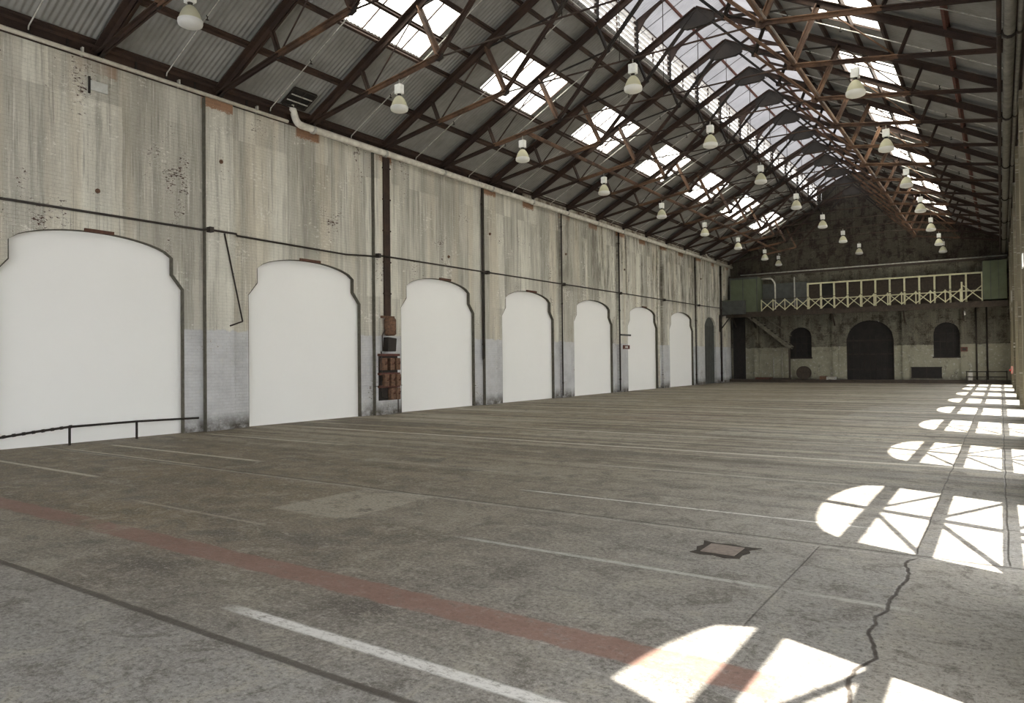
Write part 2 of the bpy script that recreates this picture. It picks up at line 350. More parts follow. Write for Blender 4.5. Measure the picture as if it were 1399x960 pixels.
M['screen'] = plain('white_screen_sheet', (.84, .84, .815), (.825, .825, .80), .5, .7)
M['glass'] = translucent('ribbed_clear_sheet', (.8, .8, .78), .8, .72)
M['pipe'] = plain('white_pipe_paint', (.72, .69, .61), (.52, .49, .42), 5., .5)
M['grime'] = plain('grimy_white_metal', (.55, .54, .50), (.30, .28, .24), 9., .5)
M['greyp'] = plain('dull_grey_pipe', (.20, .19, .165), (.11, .105, .09), 5., .6)
M['box'] = plain('lamp_box_enamel', (.80, .80, .76), (.68, .68, .63), 12., .4, 0, 0, .5)
M['bell'] = translucent('prismatic_bell', (.70, .68, .52), .45)
M['lens'] = translucent('lamp_lens', (.92, .92, .92), .5)
M['green'] = plain('green_board', (.120, .140, .088), (.10, .115, .072), 2., .8)
M['cream'] = plain('cream_timber', (.66, .64, .44), (.52, .50, .33), 6., .7)
M['timber'] = plain('dark_timber', (.060, .045, .034), (.035, .028, .022), 6., .8)
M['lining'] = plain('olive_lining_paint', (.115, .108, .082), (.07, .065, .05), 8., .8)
M['oxide'] = plain('red_oxide_timber', (.13, .050, .035), (.075, .034, .026), 10., .8)
M['stairw'] = plain('worn_stair_timber', (.17, .16, .125), (.09, .08, .06), 5., .8)
M['void'] = plain('dark_infill_board', (.022, .019, .017), (.014, .013, .012), 3., .8)
M['slate'] = plain('grey_door_board', (.085, .090, .082), (.06, .062, .058), 3., .7)
M['conduit'] = plain('dark_conduit', (.040, .030, .022), (.022, .018, .015), 10., .6)
M['iron'] = plain('cast_iron_boxes', (.185, .105, .062), (.080, .045, .03), 14., .75, 0, .004)
M['sign'] = plain('plain_sign_enamel', (.55, .56, .53), (.45, .46, .43), 10., .5)
M['copper'] = plain('lintel_board', (.11, .05, .03), (.06, .03, .02), 12., .8)
M['beamw'] = plain('peeling_beam_paint', (.44, .42, .34), (.10, .065, .045), 2.2, .8)
M['red_l'] = plain('red_reflector', (.65, .03, .03), (.5, .02, .02), 10., .3)
M['yard'] = plain('yard_concrete', (.30, .29, .27), (.24, .23, .21), 2., .9)
M['hatch'] = plain('rusty_cover', (.24, .20, .17), (.16, .13, .11), 20., .7, 0, .003)
M['pit'] = plain('broken_edge', (.03, .025, .02), (.05, .04, .03), 20., .9, 0, .01)

# ---------------------------------------------------------------- the shell
def arch_left(t):
    """top of a left opening, t metres from its centre line"""
    a = abs(t)
    return 4.60 + .43 * math.sqrt(max(0, 1 - (a / 1.9) ** 2)) ** 1.25 if a <= 1.9 else 4.18 - (a - 1.9) / .3 * .37
def opening_profile(kind):
    if kind == 'left':
        ts = [-2.2, -1.9] ; zs = [3.81, 4.18]
        n = 18
        for i in range(n + 1):
            t = -1.9 + 3.8 * i / n; ts.append(t); zs.append(arch_left(t))
        ts += [1.9, 2.2]; zs += [4.18, 3.81]
        return ts, zs
    if kind == 'right':
        n = 16; ts = [-1.85 + 3.7 * i / n for i in range(n + 1)]
        return ts, [4.0 + 1.05 * math.sqrt(max(0, 1 - (t / 1.85) ** 2)) for t in ts]
def arched_wall(mb, x_in, x_out, y0, y1, ztop, openings):
    """wall in the YZ plane; openings = [(centre, ts, zs)]"""
    def front(a, b, za, zb):
        for x in (x_in, x_out): mb.quad((x, a, za), (x, b, zb), (x, b, ztop), (x, a, ztop))
    y = y0
    for c, ts, zs in openings:
        a, b = c + ts[0], c + ts[-1]
        front(y, a, 0, 0); mb.quad((x_in, a, 0), (x_out, a, 0), (x_out, a, zs[0]), (x_in, a, zs[0]))
        for i in range(len(ts) - 1):
            p, q = c + ts[i], c + ts[i + 1]
            if q - p > 1e-6: front(p, q, zs[i], zs[i + 1])
            mb.quad((x_in, p, zs[i]), (x_in, q, zs[i + 1]), (x_out, q, zs[i + 1]), (x_out, p, zs[i]))
        mb.quad((x_in, b, 0), (x_out, b, 0), (x_out, b, zs[-1]), (x_in, b, zs[-1])); y = b
    front(y, y1, 0, 0)
    mb.quad((x_in, y0, ztop), (x_in, y1, ztop), (x_out, y1, ztop), (x_out, y0, ztop))
    mb.quad((x_in, y0, 0), (x_in, y0, ztop), (x_out, y0, ztop), (x_out, y0, 0))
centres = [YC + BAY * k for k in range(-2, 7)]
ts, zs = opening_profile('left')
door_ts = [-1.25, -1.0, -.7, -.35, 0, .35, .7, 1.0, 1.25]; door_zs = [4.3, 4.62, 4.82, 4.93, 4.97, 4.93, 4.82, 4.62, 4.3]
mb = MB()
arched_wall(mb, XL, XL - .45, Y0, Y1 + .4, 9.12, [(c, ts, zs) for c in centres] + [(52.6, door_ts, door_zs)])
for k in range(-2, 8):
    yc = 11.82 + BAY * k if k < 7 else 56.2
    y0, y1 = (yc - .42, yc + .42)
    mb.box(XL - .02, XL + .13, y0, y1, 0, 9.10)
wall_left = struct(mb.build('wall_left', M['wall_l'], normals=False))
# raised brick band over the wall plate, seen beyond the fourth bay
mb = MB(); ts2, zs2 = opening_profile('right')
arched_wall(mb, XR + .06, XR + .36, Y0, Y1 + .4, 9.12, [(c, ts2, zs2) for c in centres + [52.6]])
for k in range(-2, 8): mb.box(XR - .03, XR + .10, 11.82 + BAY * k - .45, 11.82 + BAY * k + .45, 0, 9.1)
struct(mb.build('wall_right', M['wall_r'], normals=False))
# gable wall: face with real arched openings cut column by column
def gable():
    def top(x): return zr(x, .45)
    holes = [(-12.62, .80, 1.88, 3.46, 4.17), (-7.85, 1.56, 0.0, 3.05, 4.52), (-3.08, .78, 1.83, 3.42, 4.19)]
    xs = {XL - .3, XR + .3, XC}
    for c, h, *_ in holes:
        for i in range(17): xs.add(round(c - h + 2 * h * i / 16, 4))
    xs |= {round(XL + .5 * i, 4) for i in range(37)}
    xs = sorted(xs); f_, g_ = MB(), MB()
    for a, b in zip(xs, xs[1:]):
        if b - a < 1e-4: continue
        hit_ = next((h for h in holes if a >= h[0] - h[1] - 1e-3 and b <= h[0] + h[1] + 1e-3), None)
        def zt(x):
            c, h, z0, zs_, zc = hit_; return zs_ + (zc - zs_) * math.sqrt(max(0, 1 - ((x - c) / h) ** 2))
        if hit_:
            if hit_[2] > 0: f_.quad((a, Y1, 0), (b, Y1, 0), (b, Y1, hit_[2]), (a, Y1, hit_[2])); f_.quad((a, Y1, hit_[2]), (b, Y1, hit_[2]), (b, Y1 + .4, hit_[2]), (a, Y1 + .4, hit_[2]))
            f_.quad((a, Y1, zt(a)), (b, Y1, zt(b)), (b, Y1, 8.4), (a, Y1, 8.4))
            f_.quad((a, Y1, zt(a)), (b, Y1, zt(b)), (b, Y1 + .4, zt(b)), (a, Y1 + .4, zt(a)))
        else: f_.quad((a, Y1, 0), (b, Y1, 0), (b, Y1, 8.4), (a, Y1, 8.4))
        g_.quad((a, Y1, 8.4), (b, Y1, 8.4), (b, Y1, top(b)), (a, Y1, top(a)))
    for c, h, z0, zs_, zc in holes:
        for sgn in (-1, 1): f_.quad((c + sgn * h, Y1, z0), (c + sgn * h, Y1 + .4, z0), (c + sgn * h, Y1 + .4, zs_), (c + sgn * h, Y1, zs_))
    for x, z1, wd in ((-10.15, 5.1, .42), (-5.55, 5.1, .42), (-2.05, 5.1, .4), (-15.9, 5.1, .4), (-13.9, 2.6, .05)):
        f_.box(x - wd / 2, x + wd / 2, Y1 - .14, Y1 + .02, 0, z1)
    struct(f_.build('wall_far', M['wall_f'])); struct(g_.build('wall_gable', M['gable']))
    d = MB(); n = 20
    poly = [(-7.85 - 1.56, 0), (-7.85 + 1.56, 0)] + [(-7.85 + 1.56 * math.cos(math.pi * i / n), 3.05 + 1.47 * math.sin(math.pi * i / n)) for i in range(n + 1)]
    dr = struct(d.prism(poly, 'y', Y1 + .22, Y1 + .30).build('door_1', M['void']))
    e = MB()
    for i in range(9): e.box(-9.35 + i * .37, -9.32 + i * .37, Y1 + .19, Y1 + .225, .05, 3.4)
    for z in (.9, 2.0, 3.0): e.box(-9.4, -6.3, Y1 + .18, Y1 + .22, z, z + .12)
    e.build('door_batten', M['dark'], dr)
    for i, (c, h, z0, zs_, zc) in enumerate((holes[0], holes[2])):
        poly = [(c - h, z0), (c + h, z0)] + [(c + h * math.cos(math.pi * k / n), zs_ + (zc - zs_) * math.sin(math.pi * k / n)) for k in range(n + 1)]
        wn = struct(MB().prism(poly, 'y', Y1 + .26, Y1 + .3).build('window_%d' % (i + 1), M['void']))
        e = MB()
        for k in (-1, 0, 1): e.box(c + k * h / 2 - .02, c + k * h / 2 + .02, Y1 + .22, Y1 + .26, z0, zs_ + .3)
        for z in (z0 + .5, z0 + 1.05, z0 + 1.6): e.box(c - h, c + h, Y1 + .22, Y1 + .26, z - .02, z + .02)
        e.box(c - h - .05, c + h + .05, Y1 - .05, Y1 + .05, z0 - .1, z0)
        e.build('glazing_bar', M['dark'], wn)
gable()
struct(MB().box(XL - .45, XR + .36, Y0, Y1 + .4, -.3, 0).build('floor', M['floor']))
struct(MB().box(XR + .36, 30, -20, 80, -.5, -.08).build('ground', M['yard']))
# near gable: closed above head height of the great doorway behind the camera
struct(MB().prism([(XL - .3, 5.0), (XR + .3, 5.0), (XR + .3, 9.3), (XC, zr(XC, .5)), (XL - .3, 9.3)], 'y', Y0 - .3, Y0).build('wall_near', M['gable']))
# kerb in front of the gable wall
struct(MB().box(XL, XR, 56.6, Y1, -.01, .22).build('trim_1', M['timber']))
# grey door leaf in the last left arch
d = MB().prism([(52.6 + t, z) for t, z in zip(door_ts, door_zs)][::-1] + [(51.35, 0), (53.85, 0)], 'x', XL - .2, XL - .14).build('door_2', M['slate']); struct(d)
e = MB()
for i in range(1, 7): e.box(XL - .14, XL - .125, 51.35 + i * .357, 51.37 + i * .357, 0, 4.3)
e.build('door_batten', M['dark'], d)

# corrugated roof sheets
SKY_Y = [YC + .0 + 6.36 * k for k in range(1, 8)]; SKY_H = 1.62
def sheet(mb, xa, xb, ya, yb, off=.30, amp=.014, pitch=.135, z_of=None):
    n = max(2, int((yb - ya) / pitch * 6)); zf = z_of or (lambda x: zr(x, off))
    i0 = len(mb.v)
    for i in range(n + 1):
        y = ya + (yb - ya) * i / n; dz = amp * math.sin(2 * math.pi * y / pitch)
        mb.v.append((xa, y, zf(xa) + dz)); mb.v.append((xb, y, zf(xb) + dz))
    for i in range(n): a = i0 + 2 * i; mb.f.append((a, a + 1, a + 3, a + 2)); mb.sm.append(True)
roof = MB()
for sg in (-1, 1):
    X = lambda o: XC + sg * o
    sheet(roof, X(9.65), X(6.0), Y0, Y1 + .3); sheet(roof, X(4.28), X(2.25), Y0, Y1 + .3)
    y = Y0
    for c in SKY_Y:
        sheet(roof, X(6.0), X(4.28), y, c - SKY_H); y = c + SKY_H
    sheet(roof, X(6.0), X(4.28), y, Y1 + .3)
struct(roof.build('ceiling', M['roof'], normals=False))
# skylights
for sg, side in ((-1, 'left'), (1, 'right')):
    for k, c in enumerate(SKY_Y):
        X = lambda o: XC + sg * o
        p = MB(); sheet(p, X(6.0), X(4.28), c - SKY_H, c + SKY_H, .30, .014)
        wn = struct(p.build('window_%d' % (3 + k + (0 if sg < 0 else 7)), M['sky'], normals=False))
        b = MB()
        for i in range(5):
            yy = c - SKY_H + .02 + (2 * SKY_H - .04) * i / 4
            if i != 2: b.bar((X(5.98), yy, zr(X(5.98), .25)), (X(4.3), yy, zr(X(4.3), .25)), .03, .04)
        b.build('glazing_bar', M['steel'], wn)
# lantern over the ridge
def zl(x): return 15.62 - .50 * abs(x - XC)
for sg, nm in ((-1, 'window_17'), (1, 'window_18')):
    p = MB(); sheet(p, XC + sg * 2.55, XC, Y0, Y1 + .3, 0, .01, .135, zl); struct(p.build(nm, M['lantern'], normals=False))
mb = MB()
for sg in (-1, 1):
    for ya, yb in ((Y0, 5.44), (56.30, Y1 + .2)): mb.box(XC + sg * 2.36 - .03, XC + sg * 2.36 + .03, ya, yb, 12.9, 14.5)
for yy in (Y1 + .05, Y0 - .1):
    mb.prism([(XC - 2.3, 12.9), (XC + 2.3, 12.9), (XC + 2.3, 14.45), (XC, 15.55), (XC - 2.3, 14.45)], 'y', yy, yy + .1)
struct(mb.build('wall_lantern', M['gable']))

# ---------------------------------------------------------------- roof trusses
TY = [YC - 3.18 + 3.18 * k for k in range(17)]
P_ = {}
for sg in (-1, 1):
    P_[sg] = dict(A=(sg * 9.15, 9.27), P1=(sg * 6.85, 10.45), P2=(sg * 4.60, 11.67), P3=(sg * 2.30, 12.91), N1=(sg * 6.55, 9.72), N2=(sg * 3.88, 10.12), N3=(sg * 1.96, 12.05))
AP = (0, 14.12)
def make_truss():
    t = thing('roof_truss', '', 'roof truss', (XC, TY[0], 0), 'steel roof trusses spanning the hall')
    V = lambda p, y=0: (p[0], y, p[1])
    def a(name, p, q, size, mat='steel', kind='angle'):
        b = MB()
        if kind == 'angle': b.angle(V(p), V(q), size)
        elif kind == 'rod': b.tube([V(p), V(q)], size, 6)
        else: b.bar(V(p), V(q), size, size, (0, 1, 0))
        b.build(name, M[mat], t)
    for sg in (-1, 1):
        D = P_[sg]; rm = 'rust' if sg > 0 else 'steel'  # rust colour on the right side also carries the warm skylight glow
        a('rafter', D['A'], AP, .17)
        a('lower_chord', D['A'], D['N1'], .09, 'steel'); a('lower_chord', D['N1'], D['N2'], .10, 'rust')
        a('inner_chord', D['N2'], D['N3'], .08, rm); a('inner_chord', D['N3'], AP, .075, 'dark')
        a('short_strut', D['P1'], D['N1'], .075); a('diagonal_rod', D['N1'], D['P2'], .022, rm, 'rod')
        a('main_strut', D['P2'], D['N2'], .12, 'rust'); a('diagonal_rod', D['P2'], D['N3'], .03, 'dark', 'rod')
        a('short_strut', D['P3'], D['N3'], .08, 'dark')
        # gussets at the nodes
        for nm, r in (('A', .28), ('N1', .13), ('N2', .17), ('N3', .12), ('P3', .16)):
            x, z = D[nm]; z2 = z + (.06 if nm == 'A' else 0)
            poly = [(x + r * math.cos(math.pi / 6 + k * math.pi / 3), z2 + r * .7 * math.sin(math.pi / 6 + k * math.pi / 3)) for k in range(6)]
            MB().prism(poly, 'y', -.025, .025).build('gusset_plate', M['rust' if sg > 0 and nm == 'N2' else 'dark'], t)
        # lantern post and rafter
        MB().bar((sg * 2.33, 0, 12.85), (sg * 2.33, 0, 14.35), .13, .13).build('lantern_post', M['dark'], t)
        MB().bar((sg * 2.5, 0, zl(XC + 2.5) - .12), (0, 0, zl(XC) - .12), .07, .10).build('lantern_rafter', M['steel'], t)
    a('tie_rod', P_[-1]['N2'], P_[1]['N2'], .025, 'steel', 'rod')
    b = MB(); pts = []
    for i in range(17):
        u = -1 + 2 * i / 16; pts.append((u * 2.3, 0, 14.05 + 1.05 * (1 - abs(u) ** 2.4)))
    for p, q in zip(pts, pts[1:]): b.bar(p, q, .06, .10)
    for sg in (-1, 1): b.prism([(sg * 2.33, 13.75), (sg * 2.33, 14.4), (sg * 1.85, 14.5), (sg * 2.05, 14.2), (sg * 2.22, 13.95)], 'y', -.04, .04)
    b.build('arched_brace', M['steel'], t)
    g = MB(); g.prism([(-.62, 13.62), (-.62, 13.90), (0, 14.26), (.62, 13.90), (.62, 13.62), (.38, 13.52), (-.38, 13.52)], 'y', -.07, .07)
    g.build('ridge_plate', M['dark'], t)
    MB().tube([(0, 0, 10.12), (0, 0, 13.6)], .012, 6).build('hanger_rod', M['dark'], t)
    b = MB(); b.tube([(-2.3, 0, 13.8), (0, 0, 14.9)], .012, 5); b.tube([(2.3, 0, 13.8), (0, 0, 14.9)], .012, 5); b.build('bracing_wire', M['dark'], t)
    return t
truss = make_truss()
for k, y in enumerate(TY):
    seat = 'above an arched bay' if k % 2 else 'above a pier between arches'
    lab = 'brown steel roof truss %s, %s from the camera' % (seat, ORD[k])
    if k == 0: truss['label'] = lab
    else: dup(truss, (XC, y, 0), lab)

# purlins: long rails on top of the rafters
for sg, side in ((-1, 'left'), (1, 'right')):
    for i, o in enumerate((9.05, 7.65, 6.05, 5.2, 4.25, 3.2, 2.52)):
        x = XC + sg * o; z = zr(x, .19); b = MB(); big = o in (7.65, 9.05)
        b.bar((x, Y0, z), (x, Y1, z), .08, .15 if big else .11, (sg * SL, 0, 1))
        b.bar((x, Y0, z + .05), (x, Y1, z + .05), .16 if big else .12, .025, (sg * SL, 0, 1))
        tag(b.build('purlin', M['oxide' if (sg > 0 and i == 1) else 'steel']), '%s steel purlin under the %s roof slope, %s up from the eave' % ('dark red' if (sg > 0 and i == 1) else 'brown', side, ORD[i]), 'purlin', 'purlins under the roof sheets')
for i, o in enumerate((-1.25, 0, 1.25)):
    x = XC + o; tag(MB().bar((x, Y0, zl(x) - .06), (x, Y1, zl(x) - .06), .07, .09).build('lantern_purlin', M['oxide']), '%s purlin inside the pale ridge lantern roof' % ('left', 'ridge', 'right')[i], 'purlin')
# eave girders on the wall heads
for sg, side, x in ((-1, 'left', XL + .02), (1, 'right', XR - .06)):
    t = thing('eave_girder', 'dark riveted girder along the head of the %s wall' % side, 'girder', (x, 0, 9.12))
    y0g = Y0
    b = MB(); b.box(-.10, .10, Y0, Y1, .0, .03); b.box(-.09, .09, Y0, Y1, .33, .36); b.box(-.02, .02, Y0, Y1, .03, .33); b.build('girder_web', M['steel'], t)
    st = MB().box(.02 if sg < 0 else -.07, .07 if sg < 0 else -.02, -.02, .02, .03, .33).build('stiffener', M['dark'], t); y = Y0 + .8; st.location.y = y
    while y < Y1 - .9: y += .8; c_ = st.copy(); COL.objects.link(c_); c_.location.y = y
t = thing('wall_plate_beam', 'peeling white boxed beam above the far half of the left wall pipe', 'beam', (XL + .2, 0, 9.2))
b = MB(); b.box(-.06, .03, 27, 57.3, .02, .36); b.build('beam_face', M['beamw'], t)
b = MB(); b.box(-.08, .07, 26.5, 57.3, .36, .40); b.build('capping', M['grime'], t)
# longitudinal ties through the lower nodes
for nm, x, z, ya, yb, mat, lab in (('bracing_rail', XC + 3.95, 10.14, 5.5, 56.3, 'rust', 'rusty longitudinal rail joining the right lower truss nodes'),
                                   ('bracing_rail', -13.9, 9.96, 21.3, 56.3, 'rust', 'rusty longitudinal rail joining the left lower truss chords')):
    b = MB(); b.bar((x, ya, z), (x, yb, z), .10, .05); b.bar((x + .04, ya, z + .04), (x + .04, yb, z + .04), .02, .09); tag(b.build(nm, M[mat]), lab, 'rail')

# louvre banks along both sides of the lantern
lv = None; ys = [Y0 + .1] + TY + [Y1]
for sg, side in ((-1, 'left'), (1, 'right')):
    base = None; idx = 0
    for a_, b_ in zip(TY, TY[1:]):
        lab = 'grey slatted louvre bank on the %s side of the lantern, %s from the camera' % (side, ORD[idx]); idx += 1
        if base is None:
            L = b_ - a_ - .16; base = thing('louvre_bank', lab, 'louvre', (XC + sg * 2.36, (a_ + b_) / 2, 13.0), 'louvre banks of the ridge lantern')
            s_ = MB()
            for i in range(7):
                z = .10 + i * .21; s_.bar((0, -L / 2, z), (0, L / 2, z), .13, .03, (0, 0, 1))
            s_.build('slat', M['slat'], base)
            f_ = MB(); f_.box(-.05, .05, -L / 2, L / 2, -.06, .02); f_.box(-.05, .05, -L / 2, L / 2, 1.38, 1.46)
            for yy in (-L / 2, 0, L / 2): f_.box(-.03, .03, yy - .02, yy + .02, 0, 1.4)
            f_.build('louvre_frame', M['steel'], base)
        else: dup(base, (XC + sg * 2.36, (a_ + b_) / 2, 13.0), lab)

# sprinkler branch pipes, one up each slope in the middle of every truss bay
def sprinkler(sg):
    t = thing('sprinkler_pipe', '', 'sprinkler pipe', (0, 0, 0), 'thin sprinkler pipes under the roof')
    X = lambda o: XC + sg * o
    MB().tube([(X(9.0), 0, 9.25), (X(8.98), 0, zr(X(8.98), .03)), (X(2.5), 0, zr(X(2.5), .03))], .016, 6).build('pipe', M['grime'], t)
    for o in (7.2, 4.9, 3.4):
        h = MB().lathe([(.0, .05), (.03, .05), (.012, 0), (.012, -.03), (.045, -.06), (0, -.06)], (X(o), 0, zr(X(o), .0)), 8).build('sprinkler_head', M['dark'], t)
    return t
for sg, side in ((-1, 'left'), (1, 'right')):
    base = None
    for i, (a_, b_) in enumerate(zip(TY, TY[1:])):
        lab = 'thin pale sprinkler pipe running up the %s roof slope, %s from the camera' % (side, ORD[i])
        if base is None: base = sprinkler(sg); base.location = (0, (a_ + b_) / 2, 0); base['label'] = lab
        else: dup(base, (0, (a_ + b_) / 2, 0), lab)

# ---------------------------------------------------------------- high bay lamps
def make_lamp():
    t = thing('high_bay_lamp', '', 'lamp', (0, 0, 0), 'white high bay lamps under the trusses')
    MB().tube([(0, 0, 0), (0, 0, -.17)], .014, 6).build('hook', M['grime'], t)
    MB().box(-.11, .11, -.085, .085, -.43, -.165).build('ballast_box', M['box'], t, bevel=.012)
    MB().lathe([(.0, -.42), (.06, -.42), (.05, -.47), (.06, -.50), (0, -.50)], (0, 0, 0), 14).build('neck', M['dark'], t)
    MB().lathe([(.055, -.49), (.085, -.51), (.14, -.57), (.185, -.65), (.215, -.73), (.235, -.80), (.245, -.86)], (0, 0, 0), 24).build('bell_shade', M['bell'], t)
    MB().lathe([(.248, -.80), (.252, -.86), (.24, -.90), (.18, -.93), (.09, -.945), (0, -.95)], (0, 0, 0), 24).build('lens', M['lens'], t)
    MB().lathe([(0, -.55), (.035, -.56), (.05, -.68), (.05, -.76), (.03, -.82), (0, -.83)], (0, 0, 0), 12).build('bulb', M['box'], t)
    return t
rows = [('left', -14.0, 9.86, [TY[1] + 6.36 * k for k in range(8)] + [57.05]),
        ('middle', -8.25, 10.12, [TY[4] + 6.36 * k for k in range(7)]),
        ('right', -3.15, 9.84, [TY[5] + 6.36 * k for k in range(6)] + [57.05])]
base = None
extra = []
for row, x, z, yy in rows:
    for k, y in enumerate(yy):
        lab = 'white high bay lamp with bell shade hanging in the %s row, %s from the camera' % (row, ORD[k])
        if base is None: base = make_lamp(); base.location = (x, y, z); base['label'] = lab
        else:
            o_ = dup(base, (x, y, z), lab)
            if y > 57: MB().tube([(0, 0, 0), (0, Y1 - y + .02, 0)], .02, 6).build('wall_arm', M['grime'], o_)

# ---------------------------------------------------------------- left wall fittings
for k, c in enumerate(centres[2:]):
    n = 20; poly = [(c - 2.22, 0), (c - 2.22, 3.83), (c - 1.93, 4.2)] + [(c + t, arch_left(t) + .02) for t in [-1.9 + 3.8 * i / n for i in range(n + 1)]] + [(c + 1.93, 4.2), (c + 2.22, 3.83), (c + 2.22, 0)]
    desc = ('behind the low railing', 'left of the rusty switchgear', 'right of the rusty switchgear', 'fourth from the camera', 'fifth from the camera', 'sixth from the camera', 'farthest one, beside the dark grey door')[k]
    tag(MB().prism(poly, 'x', XL - .19, XL - .15).build('arch_screen', M['screen']), 'plain white sheet filling an arched opening, %s' % desc, 'screen', 'white sheets closing the left wall arches')
lint = [(8.66, .34), (15.04, .40), (21.66, .34), (27.9, .42), (40.6, .3)]
for k, (y, h) in enumerate(lint):
    tag(MB().box(XL - .02, XL + .06, y - h, y + h, 4.99, 5.07).build('lintel_board', M['copper'], bevel=.01), 'short rusty brown board over the crown of the %s white arch' % ('nearest', 'second', 'third', 'fourth', 'sixth')[k], 'board', 'boards over the arch crowns')
for k, c in enumerate(centres[:2]):
    struct(MB().box(XL - .19, XL - .15, c - 2.19, c + 2.19, 0, 4.9).build('door_%d' % (3 + k), M['screen']))
for k, c in enumerate(centres):
    pts = [(XL - .075, c + t, z) for t, z in [(-2.19, 0), (-2.19, 3.80), (-1.885, 4.17)] + [(-1.885 + 3.77 * i / 20, arch_left(-1.885 + 3.77 * i / 20) - .012) for i in range(21)] + [(1.885, 4.17), (2.19, 3.80), (2.19, 0)]]
    b = MB()
    for p, q in zip(pts, pts[1:]): b.bar(p, q, .018, .14, (1, 0, 0))
    tag(b.build('arch_lining', M['lining']), 'dark olive steel lining round the edge of the %s arched opening on the left wall' % ORD[k], 'arch lining', 'steel linings of the left wall arches')
for k in (-1, 0, 1, 2):  # added dark strips that paint the shade on each pier's near return
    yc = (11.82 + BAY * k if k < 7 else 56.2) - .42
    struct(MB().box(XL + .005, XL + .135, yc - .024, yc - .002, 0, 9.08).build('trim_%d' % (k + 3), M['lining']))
# conduit running the length of the wall
pts = [(XL + .06, Y0, 5.43), (XL + .06, 11.3, 5.46), (XL + .245, 11.42, 5.46), (XL + .245, 12.25, 5.46), (XL + .06, 12.4, 5.45), (XL + .06, 16.5, 5.40), (XL + .245, 17.8, 5.46)]
for k in range(1, 7):
    y = 11.82 + BAY * k
    pts += [(XL + .245, y - .5, 5.47 + k * .03), (XL + .245, y + .5, 5.48 + k * .03)]
pts += [(XL + .1, 57, 5.78)]
t = thing('conduit', 'dark cable conduit crossing the left wall above the arches', 'pipe', (0, 0, 0))
MB().tube(pts, .030, 8).build('tube', M['conduit'], t)
for k in range(0, 8):
    y = 11.82 + BAY * k - .35
    if y < 57: MB().box(XL + .13, XL + .30, y - .06, y + .06, 5.40 + max(k, 0) * .03, 5.54 + max(k, 0) * .03).build('junction_box', M['conduit'], t)
# pale pipe under the eave
def elbow(path, r, n=8):
    out = [path[0]]
    for a_, b_, c_ in zip(path, path[1:], path[2:]):
        a_, b_, c_ = map(Vector, (a_, b_, c_)); d1 = (b_ - a_).normalized(); d2 = (c_ - b_).normalized()
        for i in range(n + 1):
            u = i / n; p = (b_ - d1 * r) * (1 - u) ** 2 + b_ * 2 * u * (1 - u) + (b_ + d2 * r) * u ** 2; out.append(tuple(p))
    out.append(path[-1]); return out
x = XL + .255
t = thing('rainwater_pipe', 'thick cream rainwater pipe along the top of the left wall', 'pipe', (0, 0, 0))
MB().tube(elbow([(XL + .72, 13.8, 10.0), (x + .02, 14.12, 9.72), (x, 14.38, 9.12), (x, 46.5, 9.10), (x, 57.2, 9.10)], .18), .108, 12).build('pipe_run', M['pipe'], t)
for y in [15.0 + 3.18 * k for k in range(13)]: MB().tube([(x, y - .05, 9.1), (x, y + .05, 9.1)], .125, 12).build('pipe_collar', M['grime'], t)
t = thing('eave_pipe', 'thin cream pipe at the top of the left wall, near end', 'pipe', (0, 0, 0))
MB().tube([(XL + .17, Y0, 9.16), (XL + .17, 14.1, 9.14)], .05, 10).build('pipe_run', M['pipe'], t)
b = MB()
for k in range(6): b.box(XL + .1, XL + .2, 1 + k * 2.4, 1.04 + k * 2.4, 9.1, 9.3)
b.build('pipe_clip', M['grime'], t)
t = thing('eave_pipe', 'short cream pipe rising into the roof at the far end of left wall', 'pipe', (0, 0, 0))
MB().tube(elbow([(x, 53.2, 9.12), (x, 51.4, 9.3), (x + .1, 50.2, 9.9), (x + .6, 49.6, 10.1)], .3), .06, 8).build('pipe_run', M['pipe'], t)
# dark hatch in the roof where the rainwater pipe enters
t = thing('roof_vent', 'dark louvred hatch in the roof where the cream pipe enters', 'vent', (XC - 8.6, 14.15, zr(XC - 8.6, .22)))
b = MB(); b.bar((-.3, -.4, -.16), (-.3, .4, -.16), .05, .05); b.bar((.3, -.4, .16), (.3, .4, .16), .05, .05)
for yy in (-.4, .05, .4): b.bar((-.3, yy, -.16), (.3, yy, .16), .06, .04)
b.build('vent_frame', M['dark'], t)
b = MB(); b.bar((-.3, 0, -.12), (.3, 0, .20), .8, .01, (-.5, 0, 1)); b.build('vent_back', M['void'], t)
b = MB()
for xx in (-.1, .1): b.bar((xx, -.38, xx * .54 - .02), (xx, .38, xx * .54 - .02), .05, .02)
b.build('vent_blade', M['grime'], t)
